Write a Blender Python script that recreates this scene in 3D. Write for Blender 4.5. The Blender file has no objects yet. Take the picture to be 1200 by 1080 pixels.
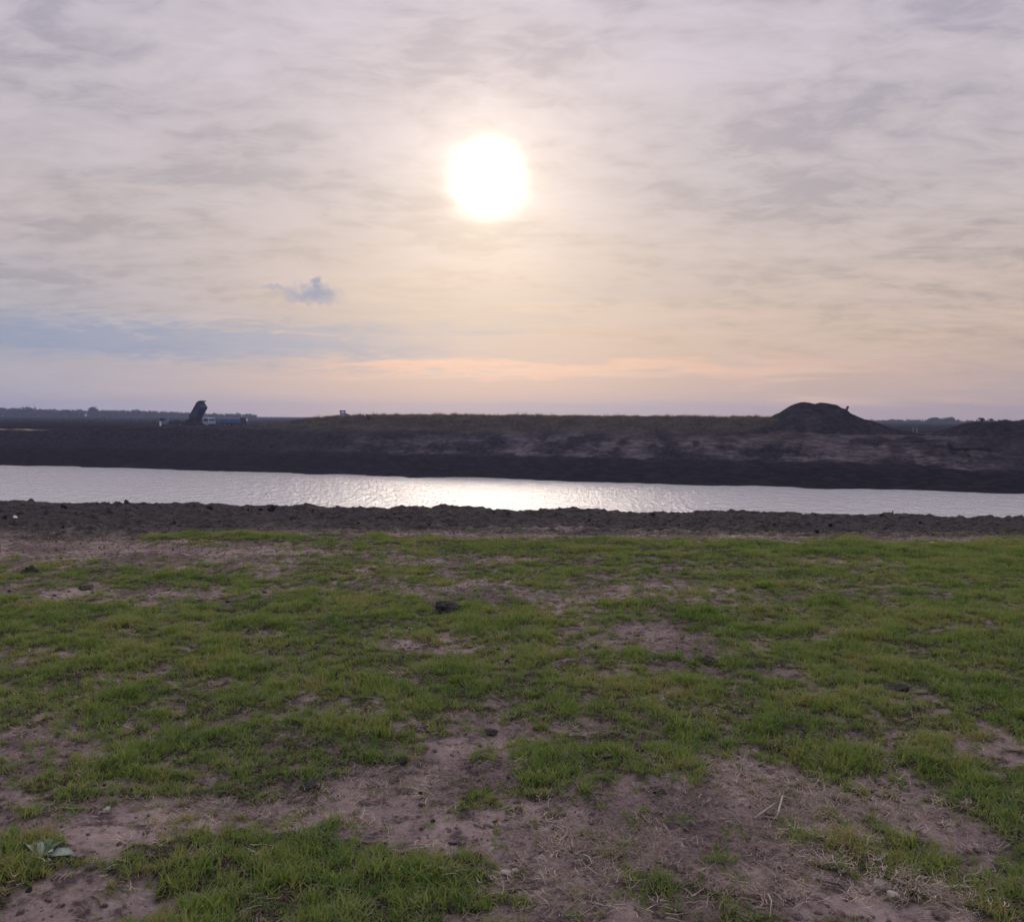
import bpy, bmesh, math, random
import numpy as np
from mathutils import Vector, Matrix, Euler

SC = bpy.context.scene
COL = SC.collection
rad = math.radians

# ------------------------------------------------------------------ camera
CAM = Vector((0, 0, 1.6))
F = 600 / math.tan(rad(30))                      # focal length in photo pixels (1200 wide)
PITCH = math.atan(52 / F)
ROLL = rad(0.35)
fwd = Vector((0, math.cos(PITCH), -math.sin(PITCH)))
up0 = Vector((0, math.sin(PITCH), math.cos(PITCH)))
rt0 = Vector((1, 0, 0))
RT = rt0 * math.cos(ROLL) + up0 * math.sin(ROLL)
UP = up0 * math.cos(ROLL) - rt0 * math.sin(ROLL)
cam = bpy.data.cameras.new("camera")
cam.sensor_fit = 'HORIZONTAL'
cam.angle = rad(60)
cam.clip_start = 0.05
cam.clip_end = 12000
camo = bpy.data.objects.new("camera", cam)
COL.objects.link(camo)
camo.matrix_world = Matrix(((RT.x, UP.x, -fwd.x, CAM.x), (RT.y, UP.y, -fwd.y, CAM.y),
                            (RT.z, UP.z, -fwd.z, CAM.z), (0, 0, 0, 1)))
SC.camera = camo


def direction(px, py):
    return (fwd + RT * ((px - 600) / F) + UP * ((540 - py) / F)).normalized()


def at(px, py, Y):
    """the point of the view line through a photo pixel at distance Y"""
    d = direction(px, py)
    return CAM + d * (Y / d.y)


def on_level(px, py, z=0.0):
    d = direction(px, py)
    return CAM + d * ((z - CAM.z) / d.z)


# ------------------------------------------------------------------ sky and sun
SUN = direction(572, 210)
SUN_EL = math.asin(SUN.z)
SUN_AZ = math.atan2(SUN.x, SUN.y)
SC.view_settings.view_transform = 'Standard'
SC.view_settings.look = 'None'
SC.view_settings.exposure = 0.0
SC.view_settings.gamma = 1.0
SC.view_settings.use_curve_mapping = False


class NT:
    """small helper to write node trees as expressions"""

    def __init__(self, tree):
        self.t = tree
        tree.nodes.clear()

    def n(self, typ, **kw):
        nd = self.t.nodes.new(typ)
        for k, v in kw.items():
            setattr(nd, k, v)
        return nd

    def put(self, sock, v):
        if hasattr(v, 'is_output'):
            self.t.links.new(v, sock)
        elif v is not None:
            if sock.type == 'RGBA' and len(v) == 3:
                v = (*v, 1)
            sock.default_value = v

    def m(self, op, a, b=None, c=None, clamp=False):
        nd = self.n('ShaderNodeMath', operation=op, use_clamp=clamp)
        for s, v in zip(nd.inputs, (a, b, c)):
            self.put(s, v)
        return nd.outputs[0]

    def vm(self, op, a, b=None):
        nd = self.n('ShaderNodeVectorMath', operation=op)
        self.put(nd.inputs[0], a)
        if b is not None:
            if op == 'SCALE':
                self.put(nd.inputs['Scale'], b)
            else:
                self.put(nd.inputs[1], b)
        return nd.outputs['Value'] if op in ('DOT_PRODUCT', 'LENGTH', 'DISTANCE') else nd.outputs[0]

    def mix(self, f, a, b, mode='MIX'):
        nd = self.n('ShaderNodeMix', data_type='RGBA', blend_type=mode)
        self.put(nd.inputs[0], f)
        self.put(nd.inputs[6], a)
        self.put(nd.inputs[7], b)
        return nd.outputs[2]

    def step(self, v, a, b, lo=0.0, hi=1.0):
        nd = self.n('ShaderNodeMapRange', interpolation_type='SMOOTHSTEP')
        for s, x in zip(nd.inputs, (v, a, b, lo, hi)):
            self.put(s, x)
        return nd.outputs[0]

    def lin(self, v, a, b, lo, hi):
        nd = self.n('ShaderNodeMapRange')
        for s, x in zip(nd.inputs, (v, a, b, lo, hi)):
            self.put(s, x)
        return nd.outputs[0]

    def noise(self, vec, scale, detail=4, rough=0.5, dist=0.0, lac=2.0):
        nd = self.n('ShaderNodeTexNoise')
        self.put(nd.inputs['Vector'], vec)
        nd.inputs['Scale'].default_value = scale
        nd.inputs['Detail'].default_value = detail
        nd.inputs['Roughness'].default_value = rough
        nd.inputs['Distortion'].default_value = dist
        nd.inputs['Lacunarity'].default_value = lac
        return nd.outputs['Fac']

    def ramp(self, v, stops):
        nd = self.n('ShaderNodeValToRGB')
        cr = nd.color_ramp
        while len(cr.elements) < len(stops):
            cr.elements.new(0.5)
        for e, (p, c) in zip(cr.elements, stops):
            e.position = p
            e.color = (*c, 1)
        self.put(nd.inputs[0], v)
        return nd.outputs[0]

    def comb(self, x, y, z):
        nd = self.n('ShaderNodeCombineXYZ')
        for s, v in zip(nd.inputs, (x, y, z)):
            self.put(s, v)
        return nd.outputs[0]

    def sep(self, v):
        nd = self.n('ShaderNodeSeparateXYZ')
        self.put(nd.inputs[0], v)
        return nd.outputs


def build_world():
    w = bpy.data.worlds.new("World")
    SC.world = w
    w.use_nodes = True
    T = NT(w.node_tree)
    g = T.n('ShaderNodeTexCoord').outputs['Generated']
    d = T.vm('NORMALIZE', g)
    x, y, z = T.sep(d)
    zc = T.m('MAXIMUM', z, 0.0)
    sky = T.n('ShaderNodeTexSky', sky_type='NISHITA', sun_disc=False, sun_elevation=SUN_EL,
              sun_rotation=SUN_AZ, air_density=1.0, dust_density=1.5, ozone_density=1.0)
    # thin altostratus sheet, seen in perspective towards the horizon
    k = T.m('DIVIDE', 1.0, T.m('ADD', zc, 0.16))
    px = T.m('MULTIPLY', x, k)
    py = T.m('MULTIPLY', y, k)
    p = T.comb(px, py, 0.0)
    warp = T.n('ShaderNodeTexNoise')
    T.put(warp.inputs['Vector'], p)
    warp.inputs['Scale'].default_value = 1.6
    warp.inputs['Detail'].default_value = 3
    pw = T.vm('ADD', p, T.vm('SCALE', T.vm('SUBTRACT', warp.outputs['Color'], (0.5, 0.5, 0.5)), 0.22))
    pw2 = T.vm('MULTIPLY', pw, (1.0, 1.5, 1.0))
    n1 = T.noise(pw2, 2.1, 5, 0.52)
    n2 = T.noise(T.vm('ADD', pw2, (7.3, 2.1, 0)), 8.5, 7, 0.62, .4)
    band = T.noise(T.comb(T.m('MULTIPLY', x, 2.2), T.m('MULTIPLY', y, 2.2), T.m('MULTIPLY', z, 34.0)), 1.0, 6, 0.55, 0.35)
    low = T.step(z, 0.20, 0.03)                       # 1 near the horizon
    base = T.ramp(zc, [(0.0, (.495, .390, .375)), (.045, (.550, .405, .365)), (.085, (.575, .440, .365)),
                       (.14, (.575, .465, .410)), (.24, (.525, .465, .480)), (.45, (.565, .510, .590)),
                       (.62, (.85, .80, .88)), (1.0, (1.45, 1.40, 1.50))])  # overcast zenith stops, unseen above the view, raised to brighten the ground
    # cooler, greyer to the left
    left = T.step(x, -0.10, -0.50)
    base = T.mix(T.m('MULTIPLY', left, T.step(z, 0.24, 0.07, 0.12, 0.9)), base, (.400, .400, .490))
    # cloud texture
    tex = T.m('ADD', T.m('MULTIPLY', T.m('SUBTRACT', n1, 0.5), 0.95), T.m('MULTIPLY', T.m('SUBTRACT', n2, 0.5), 0.64))
    tex = T.m('MULTIPLY', tex, T.step(z, 0.02, 0.12, 0.25, 1.0))
    cl = T.mix(T.m('MULTIPLY', T.step(tex, -0.03, 0.20), .75), base, T.mix(1.0, base, (1.16, 1.16, 1.17), 'MULTIPLY'))
    cl = T.mix(T.m('MULTIPLY', T.step(tex, 0.03, -0.20), 0.9), cl, T.mix(1.0, base, (.74, .74, .79), 'MULTIPLY'))
    # bands low over the horizon
    cl = T.mix(T.m('MULTIPLY', T.m('MULTIPLY', low, T.step(band, 0.52, 0.66)), T.step(x, -0.28, 0.05, 0.15, 0.85)), cl, (.72, .51, .42))
    cl = T.mix(T.m('MULTIPLY', T.m('MULTIPLY', low, T.step(band, 0.49, 0.34)), 0.7), cl, (.40, .365, .40))
    # blue band on the left
    zz = T.m('ADD', z, T.m('ADD', T.m('MULTIPLY', T.m('SUBTRACT', band, 0.5), 0.05), T.m('MULTIPLY', T.m('SUBTRACT', n2, 0.5), 0.05)))
    b1 = T.m('MULTIPLY', T.step(zz, 0.045, 0.072), T.step(zz, 0.102, 0.080))
    cl = T.mix(T.m('MULTIPLY', b1, T.step(x, 0.14, -0.34, 0.0, 0.95)), cl, (.275, .320, .450))
    # a peach streak
    zz2 = T.m('ADD', z, T.m('MULTIPLY', T.m('SUBTRACT', n1, 0.5), 0.06))
    b2 = T.m('MULTIPLY', T.step(zz2, 0.045, 0.054), T.step(zz2, 0.066, 0.056))
    cl = T.mix(T.m('MULTIPLY', b2, T.m('MULTIPLY', T.step(x, -0.28, -0.12, 0.0, 0.8), T.step(x, 0.5, 0.1))), cl, (.76, .47, .37))
    # the sun behind the sheet: aureole by forward scattering
    dp = T.vm('DOT_PRODUCT', d, tuple(SUN))
    ang = T.m('MULTIPLY', T.m('ARCCOSINE', T.m('MINIMUM', dp, 0.9999999)), 180 / math.pi)
    thin = T.m('ADD', 1.0, T.m('MULTIPLY', tex, 2.6))
    l1 = T.m('MULTIPLY', T.m('EXPONENT', T.m('MULTIPLY', T.m('POWER', T.m('DIVIDE', ang, 9.0), 1.2), -1.0)), 0.17)
    l2 = T.m('MULTIPLY', T.m('EXPONENT', T.m('MULTIPLY', T.m('DIVIDE', ang, 3.2), -1.0)), 0.50)
    core = T.m('MULTIPLY', T.m('EXPONENT', T.m('MULTIPLY', T.m('POWER', T.m('DIVIDE', ang, 1.24), 1.8), -1.0)), 7.0)
    glow = T.mix(1.0, T.vm('SCALE', (1.0, .77, .55), T.m('MULTIPLY', l1, thin)), T.vm('SCALE', (1.0, .82, .52), T.m('MULTIPLY', l2, T.m('ADD', .6, T.m('MULTIPLY', thin, .4)))), 'ADD')
    cl = T.mix(1.0, cl, glow, 'ADD')
    cl = T.mix(1.0, cl, T.vm('SCALE', (1.0, .93, .76), T.m('MULTIPLY', core, T.m('ADD', .9, T.m('MULTIPLY', thin, .1)))), 'ADD')
    # the part of the sky away from the sun is dimmer and cooler
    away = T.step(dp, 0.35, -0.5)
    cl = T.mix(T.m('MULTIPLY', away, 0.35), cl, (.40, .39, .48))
    # small scud cloud
    c0 = direction(364, 345)
    q = T.vm('SUBTRACT', d, tuple(c0))
    qn = T.n('ShaderNodeTexNoise')
    T.put(qn.inputs['Vector'], d)
    qn.inputs['Scale'].default_value = 45
    qn.inputs['Detail'].default_value = 6
    qn.inputs['Roughness'].default_value = 0.62
    q = T.vm('ADD', q, T.vm('SCALE', T.vm('SUBTRACT', qn.outputs['Color'], (.5, .5, .5)), 0.036))
    q1 = T.vm('LENGTH', T.vm('MULTIPLY', q, (1 / 0.036, 1 / 0.036, 1 / 0.0100)))
    q2 = T.vm('LENGTH', T.vm('MULTIPLY', T.vm('SUBTRACT', q, (-0.034, 0, 0.004)), (1 / 0.026, 1 / 0.026, 1 / 0.0045)))
    q3 = T.vm('LENGTH', T.vm('MULTIPLY', T.vm('SUBTRACT', q, (0.006, 0, 0.010)), (1 / 0.010, 1 / 0.010, 1 / 0.009)))
    sc_ = T.m('MAXIMUM', T.step(q1, 1.35, 0.1), T.m('MAXIMUM', T.m('MULTIPLY', T.step(q2, 1.1, 0.3), 0.5), T.m('MULTIPLY', T.step(q3, 1.1, 0.3), 0.8)))
    cl = T.mix(T.m('MULTIPLY', sc_, 1.0, clamp=True), cl, (.265, .295, .42))
    # thin cover: a little of the clear sky shows through
    clear = T.vm('SCALE', sky.outputs[0], 1.0)
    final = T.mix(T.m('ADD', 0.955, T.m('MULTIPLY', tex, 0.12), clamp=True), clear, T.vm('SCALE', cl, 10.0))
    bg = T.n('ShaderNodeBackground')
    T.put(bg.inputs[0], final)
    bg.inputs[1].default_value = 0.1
    out = T.n('ShaderNodeOutputWorld')
    w.node_tree.links.new(bg.outputs[0], out.inputs[0])


build_world()
sl = bpy.data.lights.new("sun", 'SUN')
sl.energy = 0.5
sl.angle = rad(11.0)
sl.color = (1.0, .86, .68)
so = bpy.data.objects.new("sun", sl)
COL.objects.link(so)
so.rotation_euler = SUN.to_track_quat('Z', 'Y').to_euler()
so.location = (0, 0, 60)

# ------------------------------------------------------------------ numpy noise
_rng = np.random.RandomState(7)
_P = _rng.permutation(512).astype(np.int64)
_A = _rng.rand(512) * 2 * np.pi
_GX, _GY = np.cos(_A), np.sin(_A)


def perlin(x, y, seed=0):
    x = x + seed * 17.31
    y = y - seed * 9.77
    xi, yi = np.floor(x).astype(np.int64), np.floor(y).astype(np.int64)
    xf, yf = x - xi, y - yi
    u = xf ** 3 * (xf * (xf * 6 - 15) + 10)
    v = yf ** 3 * (yf * (yf * 6 - 15) + 10)

    def g(i, j, a, b):
        h = _P[(_P[i & 511] + j) & 511]
        return _GX[h] * a + _GY[h] * b
    n00 = g(xi, yi, xf, yf)
    n10 = g(xi + 1, yi, xf - 1, yf)
    n01 = g(xi, yi + 1, xf, yf - 1)
    n11 = g(xi + 1, yi + 1, xf - 1, yf - 1)
    a = n00 + u * (n10 - n00)
    b = n01 + u * (n11 - n01)
    return (a + v * (b - a)) * 1.5


def fbm(x, y, scale, octv=4, rough=0.5, seed=0):
    s, a, t = 0, 1.0, 0
    f = 1.0 / scale
    for o in range(octv):
        s = s + a * perlin(x * f, y * f, seed + o * 3)
        t += a
        a *= rough
        f *= 2.03
    return s / t


def ridged(x, y, scale, octv=3, rough=0.5, seed=0):
    s, a, t = 0, 1.0, 0
    f = 1.0 / scale
    for o in range(octv):
        s = s + a * (1 - np.abs(perlin(x * f, y * f, seed + o * 5)) * 1.6)
        t += a
        a *= rough
        f *= 2.07
    return s / t


def sstep(v, a, b):
    t = np.clip((v - a) / (b - a), 0, 1)
    return t * t * (3 - 2 * t)


# ------------------------------------------------------------------ where grass grows in the field
# (photo pixel centre, half sizes, weight): minus = bare earth, plus = grass; turned into ellipses on the ground
PATCH = [
    (75, 868, 95, 14, -1), (40, 915, 75, 26, -1), (300, 905, 120, 12, -.7), (265, 955, 190, 26, -1), (110, 1010, 60, 42, -1),
    (120, 1065, 65, 25, -1), (505, 905, 80, 36, -1), (440, 950, 70, 18, -.5), (640, 990, 110, 42, -1), (650, 1055, 110, 40, -1),
    (700, 940, 120, 14, -.8), (875, 893, 62, 20, -1), (900, 950, 120, 36, -1), (830, 1000, 80, 40, -.8), (930, 1040, 110, 40, -1),
    (1080, 955, 75, 32, -.9), (1160, 880, 60, 17, -1), (1040, 880, 30, 12, -.3), (1150, 1010, 60, 10, -.5), (1060, 1065, 90, 18, -.9),
    (500, 985, 70, 14, -.8), (330, 890, 60, 9, -.5), (10, 960, 40, 16, -.6),
    (95, 696, 90, 8, -1), (215, 700, 70, 7, -.6), (660, 700, 95, 10, -1), (760, 688, 60, 6, -.8), (535, 690, 100, 9, -.7),
    (745, 745, 80, 14, -.9), (800, 765, 50, 22, -.9), (925, 797, 50, 9, -.9), (150, 648, 220, 9, -1.2), (230, 662, 150, 7, -.6),
    (575, 828, 20, 8, -.8), (580, 855, 45, 14, -.8), (470, 760, 50, 8, -.6), (460, 735, 40, 6, -.5), (300, 845, 80, 8, -.5),
    (1000, 660, 70, 5, -.6), (40, 775, 70, 10, -.5), (870, 700, 60, 8, -.4), (590, 655, 60, 5, -.6), (180, 800, 80, 7, -.5),
    (1050, 806, 40, 8, -.6), (1180, 1075, 40, 10, -.8), (750, 870, 40, 10, -.4),
    # grass
    (165, 890, 55, 18, 1.1), (75, 925, 45, 18, .9), (310, 905, 45, 22, .8), (430, 890, 50, 12, .7), (310, 1030, 140, 42, 1.1),
    (480, 1055, 70, 30, 1.0), (25, 1025, 45, 32, 1.1), (60, 920, 40, 26, .5), (590, 935, 80, 16, .5), (680, 905, 60, 30, .9),
    (790, 1020, 70, 26, .9), (1010, 1020, 40, 20, 1.0), (1160, 1030, 65, 26, 1.1), (850, 1035, 30, 16, .5), (975, 900, 50, 16, .7),
    (1190, 950, 25, 30, 1.0), (1040, 985, 30, 14, .6), (250, 630, 85, 4.5, 2.0), (640, 690, 45, 5, .6),
    (1130, 655, 110, 16, .8), (900, 640, 300, 14, .5), (600, 640, 120, 8, .5), (660, 945, 40, 10, .5),
]
PE = []
for (cx, cy, rx, ry, wgt) in PATCH:
    c = on_level(cx, cy)
    a = on_level(cx, cy - ry)
    b = on_level(cx, cy + ry)
    PE.append((c.x, (a.y + b.y) / 2, rx / F * c.y, (a.y - b.y) / 2, wgt))


def mud_edge(X):
    """distance at which the trampled mud begins, by position along the bank"""
    return 12.0 + 0.35 * fbm(X, X * 0, 2.2, 3, .5, 4) - 1.0 * sstep(X, -2.0, -6.0) + .25 * sstep(X, 2.0, 6.5)


def grass_density(X, Y):
    v = 0.80 + 0.40 * fbm(X, Y, 1.3, 3, .55, 1) + 0.75 * fbm(X, Y, 0.30, 3, .6, 2) + 0.85 * fbm(X, Y, 0.11, 3, .6, 3)
    wx = X + 0.30 * fbm(X, Y, 0.6, 4, .65, 11)
    wy = Y + 0.42 * fbm(X, Y, 0.6, 4, .65, 12)
    for (cx, cy, rx, ry, w) in PE:
        r2 = ((wx - cx) / rx) ** 2 + ((wy - cy) / ry) ** 2
        v = v + (.72 if w < 0 else .78) * w * np.exp(-r2 * 0.8)
    v = v - 0.12 * sstep(Y, 4.5, 3.3) - .14 * sstep(Y, 6.5, 9.5) * (1 - .6 * sstep(X, 2.5, 5.0))
    strip = np.exp(-(((wx - PE_STRIP[0]) / PE_STRIP[2]) ** 2 + ((wy - PE_STRIP[1]) / PE_STRIP[3]) ** 2) ** 2)
    me = mud_edge(X) + .75 * fbm(X, Y, .8, 3, .6, 13)
    v = v - 2.2 * sstep(Y, me - 1.0, me + 0.2) * (1 - strip)
    return np.clip(sstep(v, -0.15, 1.25), 0, 1)


_c = on_level(250, 630)
PE_STRIP = (_c.x, _c.y, 1.15, 0.30)

# far shore: a straight excavated bank, turned a little to the view
P0 = np.array((0.0, 148.0))
NN = np.array((0.302, 0.953))
TT = np.array((0.953, -0.302))
WATER_Z = -8.8


def us(X, Y):
    return (X - P0[0]) * TT[0] + (Y - P0[1]) * TT[1], (X - P0[0]) * NN[0] + (Y - P0[1]) * NN[1]


def base_h(X, Y):
    z = -0.32 * sstep(Y, 11.5, 16.5) - 0.10 * sstep(Y, 11, 16.5) * X / 9.5
    z = z - 0.42 * np.maximum(Y - 18.2, 0)
    z = np.maximum(z, -10.6)
    u, s = us(X, Y)
    return z + (8.6) * sstep(s, 8, 34)


def ground_h(X, Y, fine=True):
    z = base_h(X, Y)
    near = sstep(np.hypot(X, Y), 40, 18)
    z = z + near * (0.035 * fbm(X, Y, 2.4, 3, .5, 21) + 0.036 * fbm(X, Y, 0.42, 4, .55, 22))
    if fine:
        g = grass_density(X, Y) * near
        z = z + 0.025 * g
        bare = (1 - g) * near
        z = z + bare * (0.010 * fbm(X, Y, 0.11, 4, .6, 23) + 0.014 * np.maximum(0, ridged(X, Y, .16, 3, .55, 24) - .62) * 1.6)
        # churned strip at the left and by the bank
        churn = sstep(Y, mud_edge(X) - 1.2, mud_edge(X) + .3) * near
        z = z + churn * 0.04 * fbm(X, Y, 0.25, 4, .6, 25)
    far = sstep(np.hypot(X, Y), 200, 320)
    z = z + far * 0.25 * fbm(X, Y, 60, 3, .5, 27)
    return z


# ------------------------------------------------------------------ object helpers
def set_props(o, label=None, cat=None, group=None, kind=None):
    if label:
        o['label'] = label
    if cat:
        o['category'] = cat
    if group:
        o['group'] = group
    if kind:
        o['kind'] = kind
    return o


def np_mesh(name, verts, quads, mat, smooth=True, attrs=None):
    me = bpy.data.meshes.new(name)
    nv, nf = len(verts), len(quads)
    k = quads.shape[1]
    me.vertices.add(nv)
    me.vertices.foreach_set('co', np.ascontiguousarray(verts, dtype=np.float32).ravel())
    me.loops.add(nf * k)
    me.loops.foreach_set('vertex_index', np.ascontiguousarray(quads, dtype=np.int32).ravel())
    me.polygons.add(nf)
    me.polygons.foreach_set('loop_start', np.arange(0, nf * k, k, dtype=np.int32))
    if smooth:
        me.polygons.foreach_set('use_smooth', np.ones(nf, dtype=bool))
    me.update(calc_edges=True)
    for an, av in (attrs or {}).items():
        at_ = me.attributes.new(an, 'FLOAT', 'POINT')
        at_.data.foreach_set('value', np.ascontiguousarray(av, dtype=np.float32))
    if mat:
        me.materials.append(mat)
    o = bpy.data.objects.new(name, me)
    COL.objects.link(o)
    return o


def grid_quads(nr, nc, wrap=False):
    i = np.arange(nr - 1)[:, None]
    j = np.arange(nc if wrap else nc - 1)[None, :]
    j2 = (j + 1) % nc
    return np.stack([i * nc + j, i * nc + j2, (i + 1) * nc + j2, (i + 1) * nc + j], -1).reshape(-1, 4)


def empty(name, loc, rz=0.0):
    o = bpy.data.objects.new(name, None)
    o.empty_display_size = 0.2
    COL.objects.link(o)
    o.location = loc
    o.rotation_euler = (0, 0, rz)
    return o


class MB:
    """collects shapes into one mesh"""

    def __init__(self):
        self.bm = bmesh.new()

    def box(self, c, s, rot=None, bevel=0.0, taper=None):
        r = bmesh.ops.create_cube(self.bm, size=1.0)
        vs = r['verts']
        if taper:
            for v in vs:
                if v.co.z > 0:
                    v.co.x *= taper[0]
                    v.co.y *= taper[1]
        M = Matrix.Translation(c) @ (Euler(rot).to_matrix().to_4x4() if rot else Matrix()) @ Matrix.Diagonal((*s, 1))
        bmesh.ops.transform(self.bm, matrix=M, verts=vs)
        if bevel:
            es = list({e for v in vs for e in v.link_edges})
            bmesh.ops.bevel(self.bm, geom=es, offset=bevel, segments=2, affect='EDGES', profile=0.6)
        return self

    def cyl(self, a, b, r1, r2=None, n=12):
        a, b = Vector(a), Vector(b)
        d = b - a
        r2 = r1 if r2 is None else r2
        M = Matrix.Translation((a + b) / 2) @ d.to_track_quat('Z', 'Y').to_matrix().to_4x4()
        bmesh.ops.create_cone(self.bm, cap_ends=True, segments=n, radius1=r1, radius2=r2, depth=d.length, matrix=M)
        return self

    def prism(self, pts, y0, y1):
        """closed outline in x,z pulled from y0 to y1"""
        A = [self.bm.verts.new((x, y0, z)) for x, z in pts]
        B = [self.bm.verts.new((x, y1, z)) for x, z in pts]
        n = len(pts)
        self.bm.faces.new(A)
        self.bm.faces.new(B[::-1])
        for i in range(n):
            self.bm.faces.new((A[i], B[i], B[(i + 1) % n], A[(i + 1) % n]))
        return self

    def tube(self, pts, rads, n=8):
        pts = [Vector(p) for p in pts]
        rings = []
        for i, p in enumerate(pts):
            t = (pts[min(i + 1, len(pts) - 1)] - pts[max(i - 1, 0)]).normalized()
            q = t.to_track_quat('Z', 'Y')
            rings.append([self.bm.verts.new(p + q @ Vector((math.cos(k * 2 * math.pi / n), math.sin(k * 2 * math.pi / n), 0)) * rads[i]) for k in range(n)])
        for a, b in zip(rings, rings[1:]):
            for k in range(n):
                self.bm.faces.new((a[k], a[(k + 1) % n], b[(k + 1) % n], b[k]))
        self.bm.faces.new(rings[0][::-1])
        self.bm.faces.new(rings[-1])
        return self

    def build(self, name, mat, parent=None, smooth=False):
        bmesh.ops.recalc_face_normals(self.bm, faces=self.bm.faces)
        me = bpy.data.meshes.new(name)
        self.bm.to_mesh(me)
        self.bm.free()
        me.materials.append(mat)
        if smooth:
            me.polygons.foreach_set('use_smooth', np.ones(len(me.polygons), dtype=bool))
        o = bpy.data.objects.new(name, me)
        COL.objects.link(o)
        if parent:
            o.parent = parent
        return o


# ------------------------------------------------------------------ materials
def new_mat(name):
    m = bpy.data.materials.new(name)
    m.use_nodes = True
    T = NT(m.node_tree)
    out = T.n('ShaderNodeOutputMaterial')
    b = T.n('ShaderNodeBsdfPrincipled')
    m.node_tree.links.new(b.outputs[0], out.inputs[0])
    return m, T, b, out


def bump(T, b, h, strength, dist):
    nd = T.n('ShaderNodeBump')
    nd.inputs['Strength'].default_value = strength
    nd.inputs['Distance'].default_value = dist
    T.put(nd.inputs['Height'], h)
    T.put(b.inputs['Normal'], nd.outputs[0])


def attr(T, name):
    return T.n('ShaderNodeAttribute', attribute_name=name).outputs['Fac']


def simple(name, col, rough=.8, var=.25, scale=3.0, metal=0.0, spec=.3, bscale=None, bstr=.3, bdist=.01):
    m, T, b, _ = new_mat(name)
    p = T.n('ShaderNodeTexCoord').outputs['Object']
    n = T.noise(p, scale, 6, .6)
    c2 = tuple(x * (1 - var) for x in col)
    c3 = tuple(min(1, x * (1 + var)) for x in col)
    T.put(b.inputs['Base Color'], T.mix(T.step(n, .3, .7), c2, c3))
    b.inputs['Roughness'].default_value = rough
    b.inputs['Metallic'].default_value = metal
    b.inputs['Specular IOR Level'].default_value = spec
    if bscale:
        bump(T, b, T.noise(p, bscale, 6, .6), bstr, bdist)
    return m


def mat_ground():
    m, T, b, _ = new_mat("field_soil")
    p = T.n('ShaderNodeNewGeometry').outputs['Position']
    g = attr(T, 'grass')
    mud = attr(T, 'mud')
    n1 = T.noise(p, 1.1, 6, .6)
    n2 = T.noise(p, 9.0, 6, .65)
    n3 = T.noise(p, 70.0, 4, .6)
    c = T.mix(T.step(n1, .35, .68), (.165, .123, .122), (.335, .256, .248))
    c = T.mix(T.m('MULTIPLY', T.step(n2, .53, .36), .88), c, (.070, .053, .056))
    c = T.mix(T.m('MULTIPLY', T.step(n2, .56, .72), .5), c, (.47, .38, .365))
    c = T.mix(T.m('MULTIPLY', T.step(n3, .54, .36), T.step(n1, .62, .38, .15, .75)), c, (.046, .036, .037))
    c = T.mix(T.m('MULTIPLY', T.step(n3, .58, .75), .35), c, (.42, .35, .31))
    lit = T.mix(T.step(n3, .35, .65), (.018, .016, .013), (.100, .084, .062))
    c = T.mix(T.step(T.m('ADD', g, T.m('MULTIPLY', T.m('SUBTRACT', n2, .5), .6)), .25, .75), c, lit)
    c = T.mix(mud, c, T.mix(T.step(n2, .35, .68), (.022, .018, .020), (.055, .045, .048)))
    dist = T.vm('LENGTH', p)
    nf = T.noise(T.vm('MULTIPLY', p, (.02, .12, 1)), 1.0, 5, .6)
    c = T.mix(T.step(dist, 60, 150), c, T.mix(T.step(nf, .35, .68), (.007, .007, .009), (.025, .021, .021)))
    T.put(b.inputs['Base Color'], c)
    b.inputs['Roughness'].default_value = 1.0
    b.inputs['Specular IOR Level'].default_value = 0.0
    h = T.m('ADD', T.m('MULTIPLY', T.noise(p, 19, 9, .70), 1.0), T.m('MULTIPLY', T.noise(p, 6, 5, .6), 1.6))
    bump(T, b, h, .9, .035)
    return m


def mat_mud():
    m, T, b, _ = new_mat("churned_mud")
    p = T.n('ShaderNodeNewGeometry').outputs['Position']
    dry = attr(T, 'dry')
    n1 = T.noise(p, 1.2, 5, .6)
    n2 = T.noise(p, 8.0, 6, .65)
    c = T.mix(T.step(n2, .34, .68), (.020, .016, .018), (.058, .047, .049))
    c = T.mix(T.m('MULTIPLY', T.step(n1, .5, .7), .5), c, (.038, .036, .030))
    c = T.mix(T.m('MULTIPLY', dry, T.step(n2, .36, .60, .25, .95)), c, (.195, .150, .145))
    T.put(b.inputs['Base Color'], c)
    b.inputs['Roughness'].default_value = .9
    b.inputs['Specular IOR Level'].default_value = .2
    bump(T, b, T.noise(p, 14, 8, .7), .8, .05)
    return m


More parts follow.
